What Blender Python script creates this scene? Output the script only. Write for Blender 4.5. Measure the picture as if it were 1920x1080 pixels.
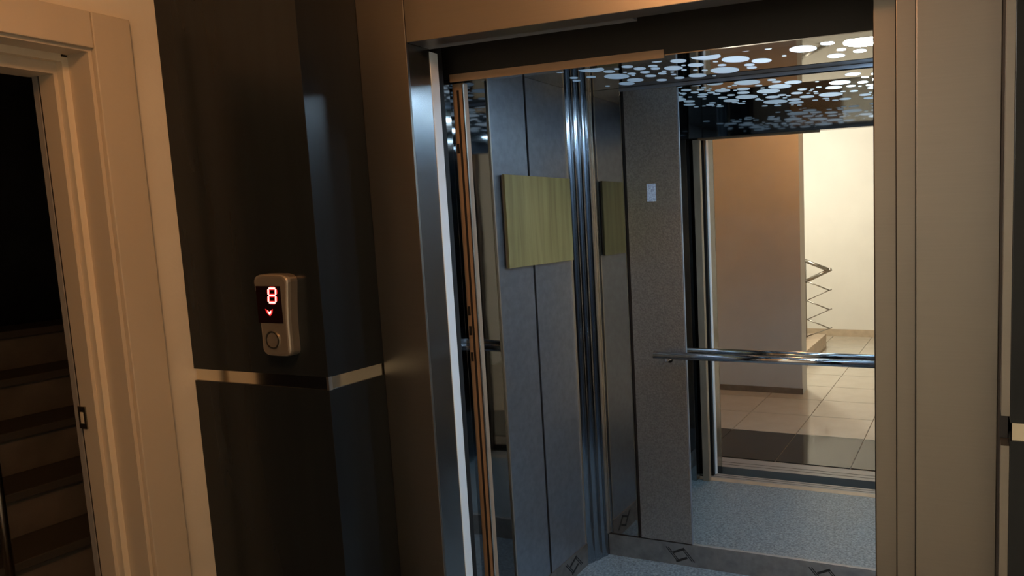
import bpy, bmesh, math, random
from mathutils import Vector, Matrix

# ------------------------------------------------------------------ reset
for o in list(bpy.data.objects):
    bpy.data.objects.remove(o)
S = bpy.context.scene
COL = S.collection

# ------------------------------------------------------------------ camera
cam_d = bpy.data.cameras.new('camera')
cam = bpy.data.objects.new('camera', cam_d)
COL.objects.link(cam)
S.camera = cam
YAW, PITCH, ROLL = (math.radians(a) for a in (20.717, 6.207, 1.791))
fwd = Vector((-math.sin(YAW) * math.cos(PITCH), math.cos(YAW) * math.cos(PITCH), -math.sin(PITCH)))
r0 = Vector((math.cos(YAW), math.sin(YAW), 0))
d0 = fwd.cross(r0)
rt = math.cos(ROLL) * r0 + math.sin(ROLL) * d0
dn = -math.sin(ROLL) * r0 + math.cos(ROLL) * d0
m = Matrix((rt, -dn, -fwd)).transposed().to_4x4()
m.translation = Vector((0, 0, 1.5))
cam.matrix_world = m
FPX, CX, CY = 1353.3, 1318.0, 549.4
cam_d.sensor_width = 36
cam_d.lens = FPX / 1920 * 36
cam_d.shift_x = (960 - CX) / 1920
cam_d.shift_y = (CY - 540) / 1920
cam_d.clip_start = 0.02

# ------------------------------------------------------------------ world and exposure
w = bpy.data.worlds.new('world')
S.world = w
w.use_nodes = True
w.node_tree.nodes['Background'].inputs[0].default_value = (0.0, 0.0, 0.0, 1)
w.node_tree.nodes['Background'].inputs[1].default_value = 0
S.view_settings.view_transform = 'Standard'
S.view_settings.look = 'None'
S.view_settings.exposure = 0.0
S.view_settings.gamma = 1
S.view_settings.use_curve_mapping = False

LOBBY_W = 14.5       # warm lamp on the lobby ceiling
HALL_W = 106.0       # lamp on the stair hall ceiling
DISC_E = 1.5        # lit holes in the lift ceiling
SPOT_E = 185.0       # the lift's ceiling spot

# ------------------------------------------------------------------ key planes (metres)
YF = 1.551          # lift casing front
YP = 1.364          # black pillar fronts
XW = -2.056         # lobby wall with the doorway
XS = -1.393         # opening edge of the casing
XR = -0.113         # other opening edge
YB = 2.735          # cab back wall
XL = -1.567         # cab side wall
XQ = 0.02           # cab other side wall
ZC = 2.026          # cab ceiling
ZH = 1.969          # casing header underside
YK = -0.265         # lobby wall opposite the lift
YFAR = -3.09        # far wall of stair hall
XE = 1.6            # lobby far side
ZT = 2.55           # lobby ceiling

# ------------------------------------------------------------------ materials
MATS = {}
def mat(name, col, rough=0.5, metal=0.0, spec=0.5, noise=None, bump=None, emit=None, estr=0, aniso=None, coat=0):
    """noise=(scale, amount, stretch xyz); bump=(scale, strength, stretch xyz)"""
    M = bpy.data.materials.new(name)
    M.use_nodes = True
    nt = M.node_tree
    b = nt.nodes['Principled BSDF']
    b.inputs['Base Color'].default_value = (*col, 1)
    b.inputs['Roughness'].default_value = rough
    b.inputs['Metallic'].default_value = metal
    b.inputs['Specular IOR Level'].default_value = spec
    if coat:
        b.inputs['Coat Weight'].default_value = coat
        b.inputs['Coat Roughness'].default_value = 0.05
    if noise or bump:
        tc = nt.nodes.new('ShaderNodeTexCoord')
    if noise:
        mp = nt.nodes.new('ShaderNodeMapping')
        mp.inputs['Scale'].default_value = noise[2] if len(noise) > 2 else (1, 1, 1)
        nt.links.new(tc.outputs['Object'], mp.inputs['Vector'])
        n = nt.nodes.new('ShaderNodeTexNoise')
        n.inputs['Scale'].default_value = noise[0]
        n.inputs['Detail'].default_value = 5
        nt.links.new(mp.outputs[0], n.inputs['Vector'])
        rp = nt.nodes.new('ShaderNodeValToRGB')
        a = noise[1]
        rp.color_ramp.elements[0].position = 0.3
        rp.color_ramp.elements[1].position = 0.7
        rp.color_ramp.elements[0].color = (*[c * (1 - a) for c in col], 1)
        rp.color_ramp.elements[1].color = (*[min(1, c * (1 + a)) for c in col], 1)
        nt.links.new(n.outputs['Fac'], rp.inputs['Fac'])
        nt.links.new(rp.outputs['Color'], b.inputs['Base Color'])
    if bump:
        mp2 = nt.nodes.new('ShaderNodeMapping')
        mp2.inputs['Scale'].default_value = bump[2] if len(bump) > 2 else (1, 1, 1)
        nt.links.new(tc.outputs['Object'], mp2.inputs['Vector'])
        n2 = nt.nodes.new('ShaderNodeTexNoise')
        n2.inputs['Scale'].default_value = bump[0]
        n2.inputs['Detail'].default_value = 2
        nt.links.new(mp2.outputs[0], n2.inputs['Vector'])
        bp = nt.nodes.new('ShaderNodeBump')
        bp.inputs['Strength'].default_value = bump[1]
        bp.inputs['Distance'].default_value = 0.02
        nt.links.new(n2.outputs['Fac'], bp.inputs['Height'])
        nt.links.new(bp.outputs['Normal'], b.inputs['Normal'])
    if aniso:
        b.inputs['Anisotropic'].default_value = aniso[0]
        b.inputs['Anisotropic Rotation'].default_value = aniso[1]
    if emit:
        b.inputs['Emission Color'].default_value = (*emit, 1)
        b.inputs['Emission Strength'].default_value = estr
    MATS[name] = M
    return M

mat('wall_paint', (0.78, 0.70, 0.56), 0.75, noise=(6, 0.04), bump=(90, 0.03))
mat('hall_paint', (0.80, 0.775, 0.70), 0.7, noise=(3, 0.03))
mat('column_paint', (0.57, 0.575, 0.55), 0.7, noise=(4, 0.04))
mat('frame_paint', (0.60, 0.51, 0.38), 0.45, noise=(5, 0.05, (1, 1, 0.2)))
mat('bead_paint', (0.72, 0.62, 0.46), 0.45)
mat('ceiling_paint', (0.62, 0.58, 0.5), 0.8)
mat('black_laminate', (0.012, 0.0145, 0.016), 0.25, spec=0.22, noise=(9, 0.2, (1, 1, 0.1)))
mat('strip_chrome', (0.80, 0.74, 0.62), 0.12, metal=1.0)
mat('brushed', (0.25, 0.23, 0.205), 0.42, metal=1.0, noise=(260, 0.02, (0.02, 0.02, 1)))
mat('brushed_reveal', (0.29, 0.30, 0.31), 0.24, metal=1.0, aniso=(0.85, 0.0), noise=(160, 0.06, (0.02, 0.02, 1)))
mat('edge_steel', (0.66, 0.62, 0.55), 0.3, metal=1.0)
mat('white_strip', (0.86, 0.93, 0.98), 0.4)
mat('polished', (0.36, 0.36, 0.36), 0.05, metal=1.0, bump=(5, 0.03, (1, 1, 0.5)))
mat('polished_dark', (0.15, 0.16, 0.17), 0.04, metal=1.0, bump=(5, 0.03, (1, 1, 0.5)))
mat('polished_column', (0.30, 0.33, 0.37), 0.14, metal=1.0)
mat('panel_steel', (0.34, 0.38, 0.44), 0.30, metal=0.85, noise=(40, 0.10), bump=(6, 0.04, (1, 1, 0.4)))
mat('linen_steel', (0.36, 0.35, 0.335), 0.34, metal=0.85, noise=(160, 0.22), bump=(160, 0.1))
mat('mirror', (0.86, 0.88, 0.86), 0.0, metal=1.0)
mat('ceiling_steel', (0.30, 0.29, 0.27), 0.03, metal=1.0)
mat('kick_steel', (0.40, 0.38, 0.36), 0.36, metal=1.0, noise=(30, 0.15))
mat('emblem_dark', (0.02, 0.02, 0.02), 0.5)
mat('trim_blue', (0.30, 0.35, 0.43), 0.4, metal=0.6)
mat('dark_joint', (0.015, 0.015, 0.017), 0.6)
mat('shaft_black', (0.010, 0.010, 0.010), 0.7)
mat('header_black', (0.014, 0.013, 0.012), 0.6)
mat('tan_strip', (0.36, 0.26, 0.18), 0.4, noise=(25, 0.15, (1, 1, 0.2)))  # sensor strip: warm lobby reflection put into the colour; also the plywood core
mat('lip_reflection', (0.40, 0.26, 0.16), 0.45, noise=(12, 0.2, (0.3, 1, 3)))  # orange lobby reflection on the steel header lip, painted as streaky base colour
mat('aluminium', (0.34, 0.34, 0.33), 0.42, metal=0.45)
mat('rail_chrome', (0.62, 0.62, 0.63), 0.10, metal=1.0)
mat('tile_beige', (0.50, 0.455, 0.375), 0.10, spec=0.5, noise=(7, 0.05))
mat('tile_black', (0.020, 0.018, 0.016), 0.09, spec=0.5, noise=(120, 0.5))
mat('grout', (0.34, 0.29, 0.23), 0.8)
mat('skirting', (0.20, 0.16, 0.12), 0.25, noise=(14, 0.12))
mat('skirting_far', (0.52, 0.42, 0.30), 0.3, noise=(14, 0.1))
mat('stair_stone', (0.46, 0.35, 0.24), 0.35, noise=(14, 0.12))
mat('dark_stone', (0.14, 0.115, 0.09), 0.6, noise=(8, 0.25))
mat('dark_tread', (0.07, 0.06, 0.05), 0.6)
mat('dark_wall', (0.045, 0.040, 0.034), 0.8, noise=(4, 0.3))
mat('rail_steel', (0.36, 0.34, 0.30), 0.3, metal=1.0)
mat('brass', (0.20, 0.19, 0.14), 0.4, metal=1.0)
mat('call_body', (0.40, 0.35, 0.29), 0.36, metal=0.75)
mat('call_screen', (0.010, 0.003, 0.003), 0.15)
mat('led_red', (0.2, 0.0, 0.0), 0.5, emit=(1.0, 0.022, 0.022), estr=1.5)
mat('led_core', (0.3, 0.0, 0.0), 0.5, emit=(1.0, 0.42, 0.34), estr=3.0)
mat('trim_grey', (0.34, 0.32, 0.29), 0.5)
mat('soffit_grey', (0.22, 0.22, 0.21), 0.5)
mat('gasket', (0.008, 0.008, 0.008), 0.7)  # black rubber; also colours the painted shadow lines at the lift door seams
mat('label_foil', (0.50, 0.58, 0.95), 0.3, metal=0.0, noise=(160, 0.5))
mat('lamp_glass_warm', (0.9, 0.7, 0.5), 0.5, emit=(1.0, 0.50, 0.20), estr=20)
mat('lamp_glass', (0.9, 0.9, 0.8), 0.5, emit=(1.0, 0.90, 0.74), estr=25)
mat('lamp_base', (0.7, 0.7, 0.7), 0.5)

# granite cab floor with its own flecks
def granite():
    M = mat('granite', (0.30, 0.33, 0.36), 0.38)
    nt = M.node_tree
    b = nt.nodes['Principled BSDF']
    tc = nt.nodes.new('ShaderNodeTexCoord')
    v = nt.nodes.new('ShaderNodeTexNoise')
    v.inputs['Scale'].default_value = 105
    v.inputs['Detail'].default_value = 4
    v.inputs['Roughness'].default_value = 0.7
    rp = nt.nodes.new('ShaderNodeValToRGB')
    e = rp.color_ramp.elements
    e[0].position, e[0].color = 0.36, (0.085, 0.11, 0.125, 1)
    e[1].position, e[1].color = 0.66, (0.31, 0.37, 0.40, 1)
    k = rp.color_ramp.elements.new(0.5)
    k.color = (0.18, 0.23, 0.26, 1)
    nt.links.new(tc.outputs['Object'], v.inputs['Vector'])
    nt.links.new(v.outputs['Fac'], rp.inputs['Fac'])
    nt.links.new(rp.outputs['Color'], b.inputs['Base Color'])
granite()

# plywood with vertical grain
def plywood():
    M = mat('plywood', (0.35, 0.29, 0.13), 0.5)
    nt = M.node_tree
    b = nt.nodes['Principled BSDF']
    tc = nt.nodes.new('ShaderNodeTexCoord')
    mp = nt.nodes.new('ShaderNodeMapping')
    mp.inputs['Scale'].default_value = (1, 1, 0.06)
    n = nt.nodes.new('ShaderNodeTexNoise')
    n.inputs['Scale'].default_value = 38
    n.inputs['Detail'].default_value = 6
    n.inputs['Distortion'].default_value = 0.5
    rp = nt.nodes.new('ShaderNodeValToRGB')
    e = rp.color_ramp.elements
    e[0].position, e[0].color = 0.3, (0.24, 0.175, 0.06, 1)
    e[1].position, e[1].color = 0.7, (0.38, 0.30, 0.115, 1)
    nt.links.new(tc.outputs['Object'], mp.inputs['Vector'])
    nt.links.new(mp.outputs[0], n.inputs['Vector'])
    nt.links.new(n.outputs['Fac'], rp.inputs['Fac'])
    nt.links.new(rp.outputs['Color'], b.inputs['Base Color'])
plywood()

# lit holes: each hole's brightness is a per-object value (distance from the lamps above the panel)
def disc_light():
    M = bpy.data.materials.new('disc_light')
    M.use_nodes = True
    nt = M.node_tree
    b = nt.nodes['Principled BSDF']
    b.inputs['Base Color'].default_value = (0.5, 0.55, 0.6, 1)
    oi = nt.nodes.new('ShaderNodeObjectInfo')
    nt.links.new(oi.outputs['Color'], b.inputs['Emission Color'])
    b.inputs['Emission Strength'].default_value = 1.0
    al = nt.nodes.new('ShaderNodeMath')
    al.operation = 'MULTIPLY'
    al.inputs[1].default_value = DISC_E
    nt.links.new(oi.outputs['Alpha'], al.inputs[0])
    nt.links.new(al.outputs[0], b.inputs['Emission Strength'])
    MATS['disc_light'] = M
disc_light()
mat('spot_light', (1, 1, 1), 0.5, emit=(0.54, 0.78, 1.0), estr=SPOT_E)

# ------------------------------------------------------------------ builders
def link(name, me, material, parent=None):
    o = bpy.data.objects.new(name, me)
    COL.objects.link(o)
    if material and not me.materials:
        me.materials.append(MATS[material])
    if parent is not None:
        o.parent = parent
    return o

def origin(parent):
    v = Vector((0, 0, 0))
    while parent is not None:
        v += parent.location
        parent = parent.parent
    return v

def finish(name, bm, material, parent=None, bevel=0.0, smooth=False, seg=2):
    """bmesh in world coordinates -> object whose origin sits at the bottom centre of its bounds"""
    if bevel:
        bmesh.ops.bevel(bm, geom=list(bm.edges), offset=bevel, segments=seg, affect='EDGES', profile=0.6)
    bmesh.ops.recalc_face_normals(bm, faces=list(bm.faces))
    xs = [v.co.x for v in bm.verts]; ys = [v.co.y for v in bm.verts]; zs = [v.co.z for v in bm.verts]
    c = Vector(((min(xs) + max(xs)) / 2, (min(ys) + max(ys)) / 2, min(zs)))
    for v in bm.verts:
        v.co -= c
    me = bpy.data.meshes.new(name)
    bm.to_mesh(me)
    bm.free()
    if smooth:
        for p in me.polygons:
            p.use_smooth = True
    o = link(name, me, material, parent)
    o.location = c - origin(parent)
    return o

def add_box(bm, x0, x1, y0, y1, z0, z1):
    vs = [bm.verts.new((x, y, z)) for z in (z0, z1) for y in (y0, y1) for x in (x0, x1)]
    for f in ((0, 1, 3, 2), (4, 6, 7, 5), (0, 4, 5, 1), (2, 3, 7, 6), (0, 2, 6, 4), (1, 5, 7, 3)):
        bm.faces.new([vs[i] for i in f])

def box(name, x0, x1, y0, y1, z0, z1, material, parent=None, bevel=0.0):
    bm = bmesh.new()
    add_box(bm, x0, x1, y0, y1, z0, z1)
    return finish(name, bm, material, parent, bevel)

def boxes(name, lst, material, parent=None):
    bm = bmesh.new()
    for b in lst:
        add_box(bm, *b)
    return finish(name, bm, material, parent)

def prism(name, pts, axis, a0, a1, material, parent=None, bevel=0.0, smooth=False):
    """extrude a polygon: axis 'z' -> pts are (x, y); 'y' -> (x, z); 'x' -> (y, z)"""
    bm = bmesh.new()
    def P(p, a):
        return {'z': (p[0], p[1], a), 'y': (p[0], a, p[1]), 'x': (a, p[0], p[1])}[axis]
    A = [bm.verts.new(P(p, a0)) for p in pts]
    B = [bm.verts.new(P(p, a1)) for p in pts]
    n = len(pts)
    bm.faces.new(A)
    bm.faces.new(B[::-1])
    for i in range(n):
        bm.faces.new((A[i], A[(i + 1) % n], B[(i + 1) % n], B[i]))
    return finish(name, bm, material, parent, bevel, smooth)

def add_tube(bm, a, b, r, n=12):
    a, b = Vector(a), Vector(b)
    d = (b - a).normalized()
    u = d.orthogonal().normalized()
    v = d.cross(u)
    A, B = [], []
    for i in range(n):
        t = 2 * math.pi * i / n
        o = (u * math.cos(t) + v * math.sin(t)) * r
        A.append(bm.verts.new(a + o)); B.append(bm.verts.new(b + o))
    bm.faces.new(A[::-1]); bm.faces.new(B)
    for i in range(n):
        bm.faces.new((A[i], A[(i + 1) % n], B[(i + 1) % n], B[i]))

def tube(name, a, b, r, material, parent=None, n=14, smooth=True):
    bm = bmesh.new()
    add_tube(bm, a, b, r, n)
    o = finish(name, bm, material, parent)
    if smooth:
        for p in o.data.polygons:
            p.use_smooth = len(p.vertices) == 4
    return o

def empty(name, loc, label=None, cat=None, group=None):
    o = bpy.data.objects.new(name, None)
    COL.objects.link(o)
    o.location = loc
    o.empty_display_size = 0.1
    if label:
        o['label'] = label
    if cat:
        o['category'] = cat
    if group:
        o['group'] = group
    return o

def struct(o, label, cat):
    o['kind'] = 'structure'
    o['label'] = label
    o['category'] = cat
    return o

def thing(o, label, cat, group=None):
    o['label'] = label
    o['category'] = cat
    if group:
        o['group'] = group
    return o

# ================================================================== THE SETTING
# ---- lobby and hall floor: a slab with every tile a piece of its own
fl = struct(empty('floor', (XW, YFAR, 0)), 'beige polished tile floor with a black stone row before the lift', 'floor')
XH0 = -3.3          # hall reaches behind the lobby wall
boxes('slab', [(XW, XE, YK, 1.40, -0.12, -0.006), (XH0, XE, YFAR, YK, -0.12, -0.006)], 'grout', fl)
PITCHT, G = 0.455, 0.0028
xs = [-1.122 + PITCHT * k for k in range(-5, 7)]
ys = [0.80 - PITCHT * k for k in range(0, 10)]
share = {}
def tile(x0, x1, y0, y1, material):
    x0, x1, y0, y1 = x0 + G, x1 - G, y0 + G, y1 - G
    if x1 - x0 < 0.02 or y1 - y0 < 0.02:
        return
    key = (round(x1 - x0, 4), round(y1 - y0, 4), material)
    if key not in share:
        bm = bmesh.new()
        a, b = (x1 - x0) / 2, (y1 - y0) / 2
        add_box(bm, -a, a, -b, b, -0.006, 0.0)
        bmesh.ops.recalc_face_normals(bm, faces=list(bm.faces))
        me = bpy.data.meshes.new('tile')
        bm.to_mesh(me); bm.free()
        share[key] = me
    o = link('tile', share[key], material, fl)
    o.location = Vector(((x0 + x1) / 2, (y0 + y1) / 2, 0)) - fl.location
for i in range(len(xs) - 1):
    for j in range(len(ys) - 1):
        y1, y0 = ys[j], ys[j + 1]
        x0, x1 = xs[i], xs[i + 1]
        y0 = max(y0, YFAR)
        x1 = min(x1, XE)
        if y1 <= y0 or x1 <= x0:
            continue
        if y1 > YK + 0.02:                       # lobby rows stop at the lobby wall
            tile(max(x0, XW), x1, y0, y1, 'tile_beige') if x1 > XW else None
        else:
            tile(max(x0, XH0), x1, y0, y1, 'tile_beige')
for i in range(len(xs) - 1):
    if xs[i + 1] > XW:
        tile(max(xs[i], XW), min(xs[i + 1], XE), 0.80, 1.362, 'tile_black')

# ---- walls
DY0, DY1, DZ = 0.20, 1.20, 1.955     # doorway in the side wall
wl = boxes('wall_left', [(XW - 0.20, XW, DY1 + 0.0, YP + 0.4, 0, ZT),
                         (XW - 0.20, XW, YK - 0.12, DY0, 0, ZT),
                         (XW - 0.20, XW, DY0, DY1, DZ, ZT)], 'wall_paint')
struct(wl, 'cream painted plaster wall holding the open doorway', 'wall')
prism('plaster_chip', [(0.989, 2.008), (1.006, 2.012), (1.026, 2.009), (1.030, 2.000), (1.021, 2.004), (1.008, 2.003), (1.000, 2.006)], 'x', XW - 0.001, XW + 0.0006, 'dark_stone', wl)
wb = box('wall_back', XW, -1.318, YK - 0.17, YK, 0, ZT, 'column_paint')
struct(wb, 'short plain wall opposite the lift, seen in its mirror', 'wall')
bb = box('baseboard_back', XW, -1.312, YK, YK + 0.012, 0, 0.048, 'skirting')
struct(bb, 'dark stone skirting along the short wall opposite the lift', 'skirting')
wf = box('wall_far', XH0, XE, YFAR - 0.15, YFAR, 0, ZT, 'hall_paint')
struct(wf, 'bright cream far wall of the stair hall', 'wall')
bf = box('baseboard_far', XH0, XE, YFAR, YFAR + 0.012, 0, 0.085, 'skirting_far')
struct(bf, 'tan stone skirting along the bright far wall', 'skirting')
wr = box('wall_right', XE, XE + 0.15, YFAR, 1.9, 0, ZT, 'hall_paint')
struct(wr, 'plain cream lobby wall across from the doorway', 'wall')
wh = box('wall_hall', XH0 - 0.15, XH0, YFAR, YK - 0.1, 0, ZT, 'hall_paint')
struct(wh, 'plain cream end wall of the stair hall', 'wall')
wfr = boxes('wall_front', [(XW, 1.6, YF + 0.02, YF + 0.10, 2.47, ZT), (0.60, XE, YP, YP + 0.23, 0, ZT)], 'wall_paint')
struct(wfr, 'plaster above and beside the lift casing', 'wall')
ce = boxes('ceiling', [(XW, XE, YK, YF + 0.1, ZT, ZT + 0.1), (XH0, XE, YFAR, YK, ZT, ZT + 0.1)], 'ceiling_paint')
struct(ce, 'plain painted lobby ceiling', 'ceiling')

# ---- doorway
dr = struct(empty('door_1', (XW, (DY0 + DY1) / 2, 0)), 'cream painted doorway frame with a steel strike plate', 'doorway')
AW = 0.088
prof_t = 0.016
for y0, y1 in ((DY1, DY1 + AW), (DY0 - AW, DY0)):
    box('architrave', XW, XW + prof_t, y0, y1, 0, DZ + AW, 'frame_paint', dr, 0.003)
box('head_architrave', XW, XW + prof_t, DY0 + 0.0005, DY1 - 0.0005, DZ, DZ + AW, 'frame_paint', dr, 0.003)
# lining: reveal, rebate bead and inner lining on both sides and on top
for sg_, ye in ((-1, DY1), (1, DY0)):
    for nm, xa, xb, d, zt, mm in (('lining', -0.080, 0.001, 0.008, 0.0, 'frame_paint'),
                                  ('door_stop', -0.104, -0.080, 0.022, 0.014, 'bead_paint'),
                                  ('inner_lining', -0.164, -0.104, 0.030, 0.022, 'frame_paint'),
                                  ('gasket', -0.180, -0.164, 0.024, 0.022, 'gasket'),
                                  ('edge_trim', -0.200, -0.180, 0.026, 0.024, 'trim_grey')):
        ya, yb = sorted((ye, ye + sg_ * d))
        box(nm, XW + xa, XW + xb, ya, yb, 0, DZ - zt, mm, dr)
box('head_lining', XW - 0.080, XW + 0.001, DY0 + 0.008, DY1 - 0.008, DZ - 0.008, DZ, 'frame_paint', dr)
box('head_stop', XW - 0.104, XW - 0.080, DY0 + 0.022, DY1 - 0.022, DZ - 0.026, DZ, 'bead_paint', dr)
box('head_inner_lining', XW - 0.200, XW - 0.104, DY0 + 0.030, DY1 - 0.030, DZ - 0.055, DZ, 'frame_paint', dr)
sp = prism('strike_plate', [(XW - 0.172, 0.985), (XW - 0.142, 0.985), (XW - 0.142, 1.045), (XW - 0.172, 1.045)], 'y', DY1 - 0.033, DY1 - 0.030, 'brass', dr)
box('latch_hole', XW - 0.163, XW - 0.151, DY1 - 0.0337, DY1 - 0.0328, 1.000, 1.030, 'bead_paint', sp)

# ---- dark stair room behind the doorway
XD0, YD0, YD1 = -4.6, 0.15, 2.6
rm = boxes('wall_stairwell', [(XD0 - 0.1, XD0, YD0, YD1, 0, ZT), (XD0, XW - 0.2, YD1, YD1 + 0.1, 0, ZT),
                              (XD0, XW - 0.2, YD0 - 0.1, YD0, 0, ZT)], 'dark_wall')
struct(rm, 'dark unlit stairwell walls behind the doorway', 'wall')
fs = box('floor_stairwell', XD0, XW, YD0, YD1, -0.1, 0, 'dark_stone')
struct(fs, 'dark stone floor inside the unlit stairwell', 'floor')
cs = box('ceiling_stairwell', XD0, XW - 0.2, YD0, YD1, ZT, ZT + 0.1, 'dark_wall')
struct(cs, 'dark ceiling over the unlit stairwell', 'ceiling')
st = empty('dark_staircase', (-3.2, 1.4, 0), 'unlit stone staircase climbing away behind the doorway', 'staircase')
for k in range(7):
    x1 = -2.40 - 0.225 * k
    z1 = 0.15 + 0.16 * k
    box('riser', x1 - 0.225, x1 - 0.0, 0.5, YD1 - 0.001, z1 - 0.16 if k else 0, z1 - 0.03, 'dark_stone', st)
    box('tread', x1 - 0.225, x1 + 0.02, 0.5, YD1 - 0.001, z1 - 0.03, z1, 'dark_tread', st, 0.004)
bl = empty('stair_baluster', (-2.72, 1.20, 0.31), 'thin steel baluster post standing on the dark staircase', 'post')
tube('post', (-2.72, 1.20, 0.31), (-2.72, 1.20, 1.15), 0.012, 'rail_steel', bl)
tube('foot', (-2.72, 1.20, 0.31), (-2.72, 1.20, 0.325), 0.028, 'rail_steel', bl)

# ================================================================== PILLARS
def pillar(name, x0, x1, side, label):
    p = empty(name, ((x0 + x1) / 2, (YP + YF) / 2, 0), label, 'pillar')
    y1 = YF + 0.045
    box('lower_panel', x0, x1, YP, y1, 0, 1.080, 'black_laminate', p, 0.0015)
    box('upper_panel', x0, x1, YP, y1, 1.113, ZT, 'black_laminate', p, 0.0015)
    box('trim_strip', x0 + 0.004, x1 - 0.004, YP + 0.004, y1, 1.080, 1.113, 'strip_chrome', p)
    return p
pl = pillar('black_pillar', XW, -1.553, 1, 'glossy black pillar with a metal band, beside the cream doorway')
box('corner_cap', -1.560, -1.5515, YP - 0.0005, YP + 0.010, 1.079, 1.114, 'edge_steel', pl)
prr = pillar('black_pillar', 0.062, 0.60, -1, 'glossy black pillar with a metal band, beside the stacked door panels')
box('edge_bead', 0.0475, 0.0615, YP + 0.002, YP + 0.05, 1.125, ZT, 'brushed', prr)
box('edge_bead', 0.0475, 0.0615, YP + 0.002, YP + 0.05, 0, 1.070, 'brushed', prr)
box('filler', 0.047, 0.061, YP + 0.055, YF + 0.044, 0, ZT, 'shaft_black', prr)

# ================================================================== CALL PANEL
cp = empty('hall_call_panel', (-1.690, YP, 1.17), 'grey metal lift call panel with a red number display and round button', 'call panel')
def smooth_outline(z0, z1, n=14):
    pts = []
    w_t, w_m, w_b = 0.061, 0.055, 0.050
    xc = -1.690
    def half(t):      # half width over height, slightly waisted
        return w_b + (w_t - w_b) * t - 0.004 * math.sin(math.pi * t)
    H = z1 - z0
    rc = 0.020
    right, left = [], []
    for i in range(n + 1):
        t = i / n
        right.append((xc + half(t), z0 + rc + (H - 2 * rc) * t))
        left.append((xc - half(t), z0 + rc + (H - 2 * rc) * t))
    def cap(x_l, x_r, zb, up):
        out = []
        k = 12
        for i in range(1, k):
            a = math.pi * i / k
            x = (x_l + x_r) / 2 + (x_r - x_l) / 2 * math.copysign(abs(math.cos(a)) ** 0.45, math.cos(a))
            z = zb + up * rc * abs(math.sin(a)) ** 0.8
            out.append((x, z))
        return out
    top = cap(left[-1][0], right[-1][0], z1 - rc, 1)
    bot = cap(left[0][0], right[0][0], z0 + rc, -1)
    return right + top + left[::-1] + bot[::-1]
ol = smooth_outline(1.168, 1.383)
bm = bmesh.new()
cxm = sum(p[0] for p in ol) / len(ol); czm = sum(p[1] for p in ol) / len(ol)
rings = []
for y, s in ((YP, 1.0), (YP - 0.020, 1.0), (YP - 0.026, 0.975), (YP - 0.029, 0.93), (YP - 0.030, 0.86)):
    rings.append([bm.verts.new((cxm + (x - cxm) * (s if s > 0.9 else s), y, czm + (z - czm) * (1 - (1 - s) * 0.55))) for x, z in ol])
for A, B in zip(rings, rings[1:]):
    for i in range(len(A)):
        bm.faces.new((A[i], A[(i + 1) % len(A)], B[(i + 1) % len(B)], B[i]))
bm.faces.new(rings[-1]); bm.faces.new(rings[0][::-1])
finish('body', bm, 'call_body', cp, smooth=False)
YC = YP - 0.030
scr = box('display', -1.741, -1.655, YC - 0.0012, YC + 0.002, 1.256, 1.352, 'call_screen', cp)
def slanted(x, z):    # digits lean a little
    return (x + (z - 1.328) * 0.10, z)
def seg(x0, z0, x1, z1, wdt=0.0042):
    a = Vector((x0, z0)); b = Vector((x1, z1))
    d = (b - a).normalized(); nrm = Vector((-d.y, d.x)) * wdt
    tip = d * wdt
    pts = [a, a + tip + nrm, b - tip + nrm, b, b - tip - nrm, a + tip - nrm]
    sg = prism('digit_segment', [slanted(*p) for p in pts], 'y', YC - 0.0018, YC - 0.0010, 'led_red', scr)
    c = [a + d * 0.001 + nrm * 0.5, b - d * 0.001 + nrm * 0.5, b - d * 0.001 - nrm * 0.5, a + d * 0.001 - nrm * 0.5]
    prism('segment_core', [slanted(*p) for p in c], 'y', YC - 0.0024, YC - 0.0017, 'led_core', scr)
dx0, dx1, dz0, dzm, dz1 = -1.697, -1.671, 1.3095, 1.328, 1.3465
g = 0.0010
for x in (dx0, dx1):
    seg(x, dz0 + g, x, dzm - g); seg(x, dzm + g, x, dz1 - g)
for z in (dz0, dzm, dz1):
    seg(dx0 + g, z, dx1 - g, z)
# down arrow
prism('arrow', [(-1.713, 1.2925), (-1.7035, 1.2885), (-1.699, 1.2835), (-1.6945, 1.2885), (-1.687, 1.2925), (-1.690, 1.2815), (-1.698, 1.2745), (-1.7075, 1.2815)],
      'y', YC - 0.0020, YC - 0.0010, 'led_red', scr)
prism('arrow_core', [(-1.705, 1.2885), (-1.699, 1.2845), (-1.695, 1.2880), (-1.692, 1.2880), (-1.6935, 1.2820), (-1.698, 1.2778), (-1.7035, 1.2820)],
      'y', YC - 0.0024, YC - 0.0019, 'led_core', scr)
def ring(name, c, r0, r1, y0, y1, material, parent, n=28):
    bm = bmesh.new()
    R = []
    for r, y in ((r1, y1), (r1, y0), (r0, y0), (r0, y1)):
        R.append([bm.verts.new((c[0] + r * math.cos(2 * math.pi * i / n), y, c[1] + r * math.sin(2 * math.pi * i / n))) for i in range(n)])
    for k in range(4):
        A, B = R[k], R[(k + 1) % 4]
        for i in range(n):
            bm.faces.new((A[i], A[(i + 1) % n], B[(i + 1) % n], B[i]))
    return finish(name, bm, material, parent)
ring('button_ring', (-1.697, 1.2115), 0.0195, 0.0235, YC - 0.0030, YC + 0.001, 'rail_steel', cp)
bmb = bmesh.new()
add_tube(bmb, (-1.697, YC + 0.001, 1.2115), (-1.697, YC - 0.0022, 1.2115), 0.0190, 28)
finish('button', bmb, 'call_body', cp)

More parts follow.
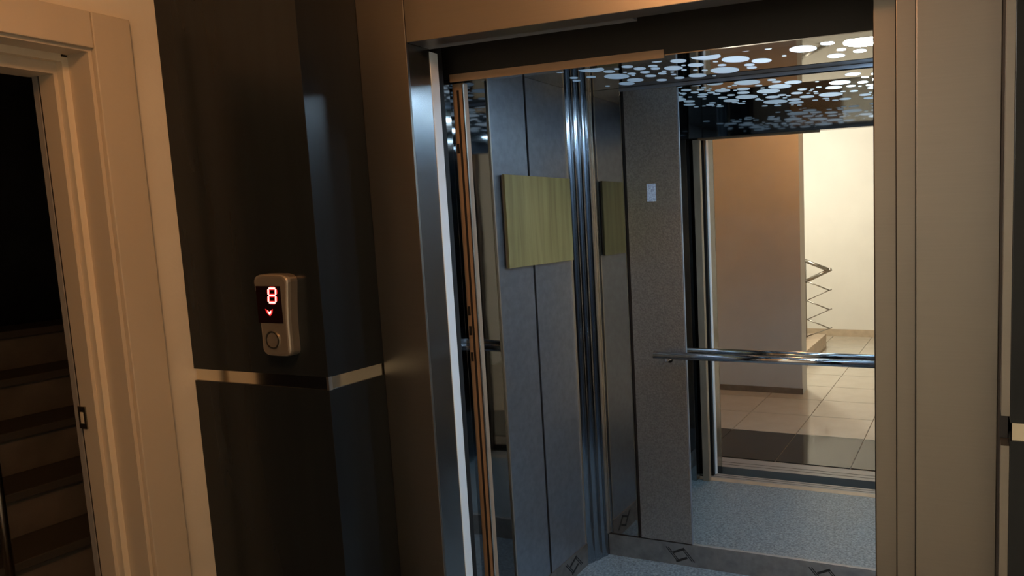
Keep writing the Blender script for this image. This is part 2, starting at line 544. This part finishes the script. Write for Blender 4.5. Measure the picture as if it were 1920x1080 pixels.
# ================================================================== LIFT CASING
fr = empty('lift_door_frame', ((XS + XR) / 2, YF, 0), 'brushed steel casing around the open lift doorway', 'door frame')
box('casing', -1.5525, XS, YF, YF + 0.008, -0.05, 2.47, 'brushed', fr, 0.0015)
box('casing', XR, 0.0465, YF, YF + 0.05, -0.05, 2.47, 'brushed', fr, 0.0015)
box('header', XS + 0.001, XR - 0.001, YF + 0.002, YF + 0.06, ZH, 2.47, 'brushed', fr, 0.0015)
box('reveal', XS - 0.045, XS - 0.0006, YF + 0.008, 1.638, -0.05, ZH - 0.0, 'brushed_reveal', fr)
box('edge_strip', XS - 0.060, XS + 0.001, 1.638, 1.668, -0.05, ZH - 0.006, 'white_strip', fr)
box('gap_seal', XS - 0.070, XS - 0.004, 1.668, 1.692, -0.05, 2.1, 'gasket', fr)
box('soffit', XS, -0.768, YF + 0.055, 1.640, ZH + 0.0005, ZH + 0.02, 'soffit_grey', fr)
box('soffit_end', -0.768, XR, YF + 0.055, 1.640, ZH + 0.022, ZH + 0.04, 'header_black', fr)
box('seam_shadow', XR - 0.0022, XR - 0.0004, YF + 0.001, YF + 0.049, -0.05, ZH, 'gasket', fr)  # thin black strip standing in for the shadow at the casing seam
sl = box('sill', -1.45, -0.02, 1.385, 1.535, -0.05, 0.0, 'aluminium', fr)
for k, (a, b) in enumerate(((1.452, 1.456), (1.492, 1.496))):
    box('sill_groove', -1.45, -0.02, a, b, -0.001, 0.0006, 'dark_joint', sl)
# landing door hanger cover, dark
box('hanger_cover', XS - 0.1, 0.3, 1.640, 1.700, 2.02, 2.47, 'header_black', fr)

def door_panel(x0, x1, y0, y1, label, material):
    p = empty('lift_door_panel', ((x0 + x1) / 2, y0, 0), label, 'door')
    box('leaf', x0, x1, y0, y1, 0.006, 2.01, material, p, 0.0015)
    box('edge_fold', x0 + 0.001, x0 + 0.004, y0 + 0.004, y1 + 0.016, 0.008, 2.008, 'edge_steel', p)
    box('seam_shadow', x0 - 0.0018, x0 - 0.0002, y0 + 0.0004, y1, 0.008, 2.008, 'gasket', p)  # black strip drawn as the leaf edge's shadow
    return p
door_panel(-0.158, 0.60, 1.610, 1.632, 'brushed steel sliding lift door panel just behind the casing', 'brushed')
door_panel(-0.210, 0.60, 1.655, 1.676, 'brushed steel sliding lift door panel farther inside, leading edge showing', 'brushed')

# shaft behind, closed off
sh = boxes('wall_shaft', [(-1.75, -1.70, YF + 0.1, 2.95, -0.3, 2.8), (0.70, 0.75, YF + 0.1, 2.95, -0.3, 2.8),
                          (-1.75, 0.75, 2.90, 2.95, -0.3, 2.8), (-1.75, 0.75, YF + 0.1, 2.95, 2.75, 2.8),
                          (-1.75, 0.75, 1.40, 2.95, -0.35, -0.3)], 'shaft_black')
struct(sh, 'dark lift shaft walls around the cab', 'wall')

# ================================================================== LIFT CAB
cab = empty('lift_cab', (-0.77, 2.25, 0), 'polished steel lift cab with mirror, handrail and lit dotted ceiling', 'lift')
TH = 0.03
fb = box('cab_floor', XL, XQ, 1.765, YB, -0.05, 0.0, 'granite', cab)
fb['label'] = 'grey speckled stone cab floor'
box('floor_border', XL, XQ, 1.718, 1.764, -0.05, 0.0, 'stair_stone', cab)
cs_ = box('car_sill', -1.45, -0.02, 1.652, 1.717, -0.05, 0.0, 'aluminium', cab)
box('sill_groove', -1.45, -0.02, 1.670, 1.674, -0.001, 0.0006, 'dark_joint', cs_)
box('sill_groove', -1.45, -0.02, 1.698, 1.701, -0.001, 0.0006, 'dark_joint', cs_)

# side wall panels (X = XL), joints between
def side_panel(y0, y1, material, name='side_panel', d=0.0):
    return box(name, XL - TH, XL + d, y0 + 0.0025, y1 - 0.0025, 0.0, ZC, material, cab, 0.0012)
side_panel(1.795, 2.120, 'polished_dark')
side_panel(2.120, 2.335, 'panel_steel')
side_panel(2.335, 2.616, 'panel_steel')
box('joint_backing', XL - TH - 0.01, XL - 0.006, 1.795, 2.70, 0.0, ZC, 'dark_joint', cab)
# bright lips on the joints
for y in (2.120, 2.618):
    box('joint_trim', XL, XL + 0.005, y - 0.011, y - 0.004, 0.10, ZC, 'edge_steel', cab)
box('joint_trim', XL, XL + 0.003, 2.336, 2.341, 0.10, ZC, 'dark_joint', cab)
# other side wall
for a, b, mm in ((1.795, 2.12, 'polished'), (2.12, 2.40, 'panel_steel'), (2.40, YB, 'panel_steel')):
    box('side_panel', XQ, XQ + TH, a + 0.0025, b - 0.0025, 0.0, ZC, mm, cab, 0.0012)

# rounded corner column between side and back walls
n = 48
cpts = []
ax, ay = XL, 2.618
bx, by = -1.520, YB - 0.002
nx, ny = 0.923, -0.384
for i in range(n + 1):
    t = i / n
    u = (t * 3) % 1.0 if i < n else 1.0
    off = 0.003 * math.sin(math.pi * t) + 0.0042 * (1 - (2 * u - 1) ** 2)
    cpts.append((ax + (bx - ax) * t + nx * off, ay + (by - ay) * t + ny * off))
cpts += [(bx, YB + 0.02), (ax - 0.02, YB + 0.02), (ax - 0.02, ay)]
cc = prism('corner_column', cpts, 'z', 0.0, ZC, 'polished_column', cab)
for p in cc.data.polygons:
    p.use_smooth = True
cc.data.set_sharp_from_angle(angle=math.radians(28))
box('corner_trim', -1.5205, -1.5135, YB - 0.012, YB - 0.0005, 0.10, ZC, 'edge_steel', cab, 0.0012)
# other back corner
prism('corner_column', [(XQ, 2.645), (XQ - 0.06, 2.685), (XQ - 0.115, YB - 0.002), (XQ, YB)], 'z', 0.0, ZC, 'polished_column', cab)

# back wall
def back_panel(x0, x1, material, z0=0.10, name='back_panel', y=YB):
    return box(name, x0 + 0.002, x1 - 0.002, y, y + TH, z0, ZC, material, cab, 0.0012)
back_panel(-1.520, -1.371, 'polished')
pan = back_panel(-1.359, -1.118, 'linen_steel', y=YB - 0.003)
pan['label'] = 'dark linen-textured steel panel'
box('joint_backing', -1.372, -1.358, YB + 0.006, YB + TH, 0.10, ZC, 'dark_joint', cab)
box('joint_trim', -1.3735, -1.3700, YB - 0.006, YB, 0.105, ZC - 0.03, 'rail_steel', cab)
mir = box('mirror', -1.116, -0.335, YB, YB + 0.006, 0.098, ZC - 0.018, 'mirror', cab)
mir['label'] = 'frameless wall mirror'
box('mirror_backing', -1.116, -0.335, YB + 0.007, YB + TH, 0.098, ZC, 'dark_joint', cab)
box('mirror_edge', -1.1185, -1.1145, YB - 0.0055, YB + 0.002, 0.10, ZC - 0.02, 'trim_blue', cab)
back_panel(-0.333, -0.095, 'linen_steel', y=YB - 0.003)
box('top_trim', -1.372, -0.10, YB - 0.008, YB - 0.0005, ZC - 0.014, ZC - 0.001, 'trim_blue', cab)
# kick plates
kb = box('kick_plate', -1.518, -0.10, YB - 0.006, YB + TH, 0.0, 0.097, 'kick_steel', cab)
kl = box('kick_plate', XL, XL + 0.005, 1.795, 2.617, 0.0, 0.097, 'kick_steel', cab)
box('mirror_lip', -1.116, -0.335, YB - 0.0075, YB - 0.0005, 0.0965, 0.1005, 'aluminium', cab)
# stamped emblems: two pairs of thin strokes crossed by two short broad strokes
def emblem(parent, origin_uv, plane):
    u0, z0 = origin_uv
    bm = bmesh.new()
    def stroke(a, b, wdt):
        a, b = Vector(a), Vector(b)
        d = (b - a).normalized(); nn = Vector((-d.y, d.x)) * wdt
        q = [a + nn, b + nn, b - nn, a - nn]
        lay = []
        for off in (0.0, 0.0008):
            row = []
            for p in q:
                if plane == 'y':
                    row.append(bm.verts.new((u0 + p.x, YB - 0.0058 - off, z0 + p.y)))
                else:
                    row.append(bm.verts.new((XL + 0.0048 + off, u0 + p.x, z0 + p.y)))
            lay.append(row)
        bm.faces.new(lay[0]); bm.faces.new(lay[1][::-1])
        for i in range(4):
            bm.faces.new((lay[0][i], lay[0][(i + 1) % 4], lay[1][(i + 1) % 4], lay[1][i]))
    for ox in (-0.044, -0.034, 0.030, 0.040):
        stroke((ox - 0.024, 0.030), (ox + 0.024, -0.024), 0.0020)
    stroke((-0.034, 0.008), (0.018, 0.031), 0.0050)
    stroke((-0.022, -0.031), (0.030, -0.008), 0.0050)
    return finish('emblem', bm, 'emblem_dark', parent)
for u in (-1.172, -0.545):
    emblem(kb, (u, 0.046), 'y')
emblem(kl, (2.505, 0.052), 'x')

# handrail with brackets
hr = tube('handrail', (-1.240, 2.680, 0.928), (-0.20, 2.680, 0.928), 0.0145, 'rail_chrome', cab, 20)
for x in (-1.19, -0.26):
    bmr = bmesh.new()
    add_tube(bmr, (x, 2.684, 0.916), (x, 2.690, 0.903), 0.006, 10)
    add_tube(bmr, (x, 2.690, 0.903), (x, YB - 0.003, 0.903), 0.006, 10)
    add_tube(bmr, (x, YB - 0.008, 0.903), (x, YB - 0.003, 0.903), 0.016, 16)
    o = finish('bracket', bmr, 'rail_chrome', hr, smooth=False)

# front: header, returns and sensor strip
box('car_header', -1.60, 0.05, 1.742, 1.792, 1.908, 2.20, 'header_black', cab)
box('header_lining', XL, XQ, 1.7925, 1.797, 1.909, ZC, 'polished', cab)
box('header_bottom', XL, XQ, 1.7425, 1.797, 1.9055, 1.9078, 'polished', cab)
box('header_lip', XS - 0.02, -0.744, 1.738, 1.7418, 1.899, 1.920, 'lip_reflection', cab)
box('front_return', XL - TH, -1.462, 1.745, 1.795, 0.0, 1.905, 'polished', cab, 0.001)
box('front_return', -0.205, XQ + TH, 1.745, 1.795, 0.0, 1.905, 'polished', cab, 0.001)
ss = box('sensor_strip', -1.428, -1.389, 1.765, 1.785, 0.0, 1.900, 'tan_strip', cab, 0.002)
box('sensor_groove', -1.412, -1.405, 1.7636, 1.7656, 0.02, 1.88, 'dark_joint', ss)
box('sensor_edge', -1.3915, -1.3875, 1.7615, 1.766, 0.0, 1.895, 'edge_steel', ss)
for z in (1.70, 1.22, 1.08, 1.16, 0.30):
    box('sensor_window', -1.424, -1.415, 1.7640, 1.7655, z, z + 0.028, 'dark_joint', ss)

# foil label stuck on the linen panel
lb = box('foil_label', -1.266, -1.226, YB - 0.0042, YB - 0.0030, 1.560, 1.632, 'label_foil', cab)
lb['label'] = 'small pale blue foil label'

# ---- ceiling panel with lit round holes
cpan = box('ceiling_panel', XL - 0.01, XQ + 0.01, 1.797, YB + 0.01, ZC, ZC + 0.02, 'ceiling_steel', cab)
cpan['label'] = 'dark polished ceiling panel with lit round holes'
random.seed(11)
discs = []
LX, LY = -0.335, 2.385      # main lamp above the panel
discs.append((LX, LY, 0.062))
discs.append((-0.27, 2.02, 0.066))
def try_add(x, y, r, gap):
    if not (XL + 0.10 < x - r and x + r < XQ - 0.04 and 1.84 < y - r and y + r < YB - 0.04):
        return
    if all((x - a) ** 2 + (y - b) ** 2 > (r + c + gap) ** 2 for a, b, c in discs):
        discs.append((x, y, r))
for cnt, rr in ((9, (0.044, 0.058)), (22, (0.026, 0.038)), (50, (0.014, 0.022)), (50, (0.007, 0.012))):
    for _ in range(cnt * 4):
        # holes gather along a loose wave across the panel
        x = random.uniform(XL, XQ)
        y = random.uniform(1.84, YB)
        wave = 2.30 + 0.10 * math.sin(4.0 * x + 0.6)
        if abs(y - wave) > 0.34 + random.uniform(-0.12, 0.10):
            continue
        try_add(x, y, random.uniform(*rr), 0.007)
        if len(discs) >= 285:
            break
def unit_disc(nn=28):
    bm = bmesh.new()
    A = [bm.verts.new((math.cos(2 * math.pi * i / nn), math.sin(2 * math.pi * i / nn), 0)) for i in range(nn)]
    B = [bm.verts.new((math.cos(2 * math.pi * i / nn), math.sin(2 * math.pi * i / nn), 1)) for i in range(nn)]
    bm.faces.new(A[::-1]); bm.faces.new(B)
    for i in range(nn):
        bm.faces.new((A[i], A[(i + 1) % nn], B[(i + 1) % nn], B[i]))
    me = bpy.data.meshes.new('light_hole')
    bm.to_mesh(me); bm.free()
    return me
ud = unit_disc()
ud.materials.append(MATS['disc_light'])
us = unit_disc(40)
us.materials.append(MATS['spot_light'])
base = origin(cpan)
for k, (x, y, r) in enumerate(discs):
    o = link('light_hole', us if k < 2 else ud, None, cpan)
    o.location = Vector((x, y, ZC - 0.0012)) - base
    o.scale = (r, r, 0.0025)
    d = math.hypot(x - LX, (y - LY) * 1.2)
    e = 0.07 + 1.5 / (1 + (d / 0.30) ** 2.2) + 6.0 * math.exp(-(d / 0.13) ** 2)
    warm = min(1.0, max(0.0, 1.2 - d))
    o.color = (0.34 + 0.38 * warm, 0.64 + 0.22 * warm, 1.0, e)

# ================================================================== PLYWOOD BOARD
pb = empty('plywood_board', (XL + 0.01, 2.377, 1.33), 'square plywood board covering the button panel on the cab wall', 'board')
box('face_sheet', XL + 0.010, XL + 0.020, 2.157, 2.597, 1.330, 1.662, 'plywood', pb, 0.001)
box('core', XL + 0.0042, XL + 0.010, 2.160, 2.594, 1.332, 1.660, 'tan_strip', pb)

# ================================================================== STAIR HALL
ss_ = empty('hall_staircase', (-2.0, -2.0, 0), 'tan stone stairs rising in the bright hall behind the short wall', 'staircase')
for k in range(5):
    x1 = -1.52 - 0.28 * k
    box('step', XH0 + 0.01, x1, -2.35, -1.26, 0.15 * k, 0.15 * (k + 1), 'stair_stone', ss_, 0.004)
rl = empty('stair_railing', (-1.42, -2.05, 0.15), 'zigzag steel stair railing against the bright far wall', 'railing')
TX, TY, PX = -1.425, -2.05, -1.690
tube('post', (PX, TY + 0.05, 0.15), (PX, TY + 0.05, 0.99), 0.016, 'rail_steel', rl)
tube('post', (PX, TY - 0.05, 0.15), (PX, TY - 0.05, 0.99), 0.012, 'rail_steel', rl)
def bar(name, a, b, r):
    return tube(name, a, b, r, 'rail_steel', rl, 10)
for k, z in enumerate((0.880, 0.668, 0.462, 0.262)):
    r = 0.020 if k == 0 else 0.007
    nm = 'handrail' if k == 0 else 'bar'
    bar(nm, (TX, TY, z), (PX, TY + 0.05, z + 0.113), r)
    bar(nm, (TX, TY, z), (PX, TY - 0.05, z - 0.125 if k < 3 else z - 0.105), r if k == 0 else 0.005)
    bar('bar_end', (TX - 0.006, TY, z - 0.004), (TX + 0.026, TY, z + 0.010), r * 0.9)

# ================================================================== LAMPS
def dome_lamp(name, x, y, r, glass, label):
    t = empty(name, (x, y, ZT - 0.09), label, 'lamp')
    bm = bmesh.new()
    bmesh.ops.create_uvsphere(bm, u_segments=24, v_segments=12, radius=r)
    bmesh.ops.bisect_plane(bm, geom=list(bm.verts) + list(bm.edges) + list(bm.faces), plane_co=(0, 0, 0), plane_no=(0, 0, 1), clear_outer=True)
    for v in bm.verts:
        v.co.z *= 0.5
        v.co += Vector((x, y, ZT - 0.02))
    finish('glass_dome', bm, glass, t, smooth=True)
    tube('base_plate', (x, y, ZT - 0.02), (x, y, ZT - 0.0005), r * 1.06, 'lamp_base', t, 24)
    return t
def lamp_light(name, loc, power, col, radius, parent):
    ld = bpy.data.lights.new(name, 'POINT')
    ld.energy = power
    ld.color = col
    ld.shadow_soft_size = radius
    o = bpy.data.objects.new(name, ld)
    COL.objects.link(o)
    o.parent = parent
    o.location = Vector(loc) - parent.location
    return o
t1 = dome_lamp('lobby_lamp', -0.95, 0.45, 0.13, 'lamp_glass_warm', 'warm domed lamp on the lobby ceiling')
lamp_light('lobby_bulb', (-0.95, 0.45, ZT - 0.17), LOBBY_W, (1.0, 0.43, 0.15), 0.06, t1)
t2 = dome_lamp('hall_lamp', -1.85, -1.25, 0.16, 'lamp_glass', 'bright domed lamp on the stair hall ceiling')
lamp_light('hall_bulb', (-1.85, -1.25, ZT - 0.20), HALL_W, (1.0, 0.95, 0.86), 0.08, t2)
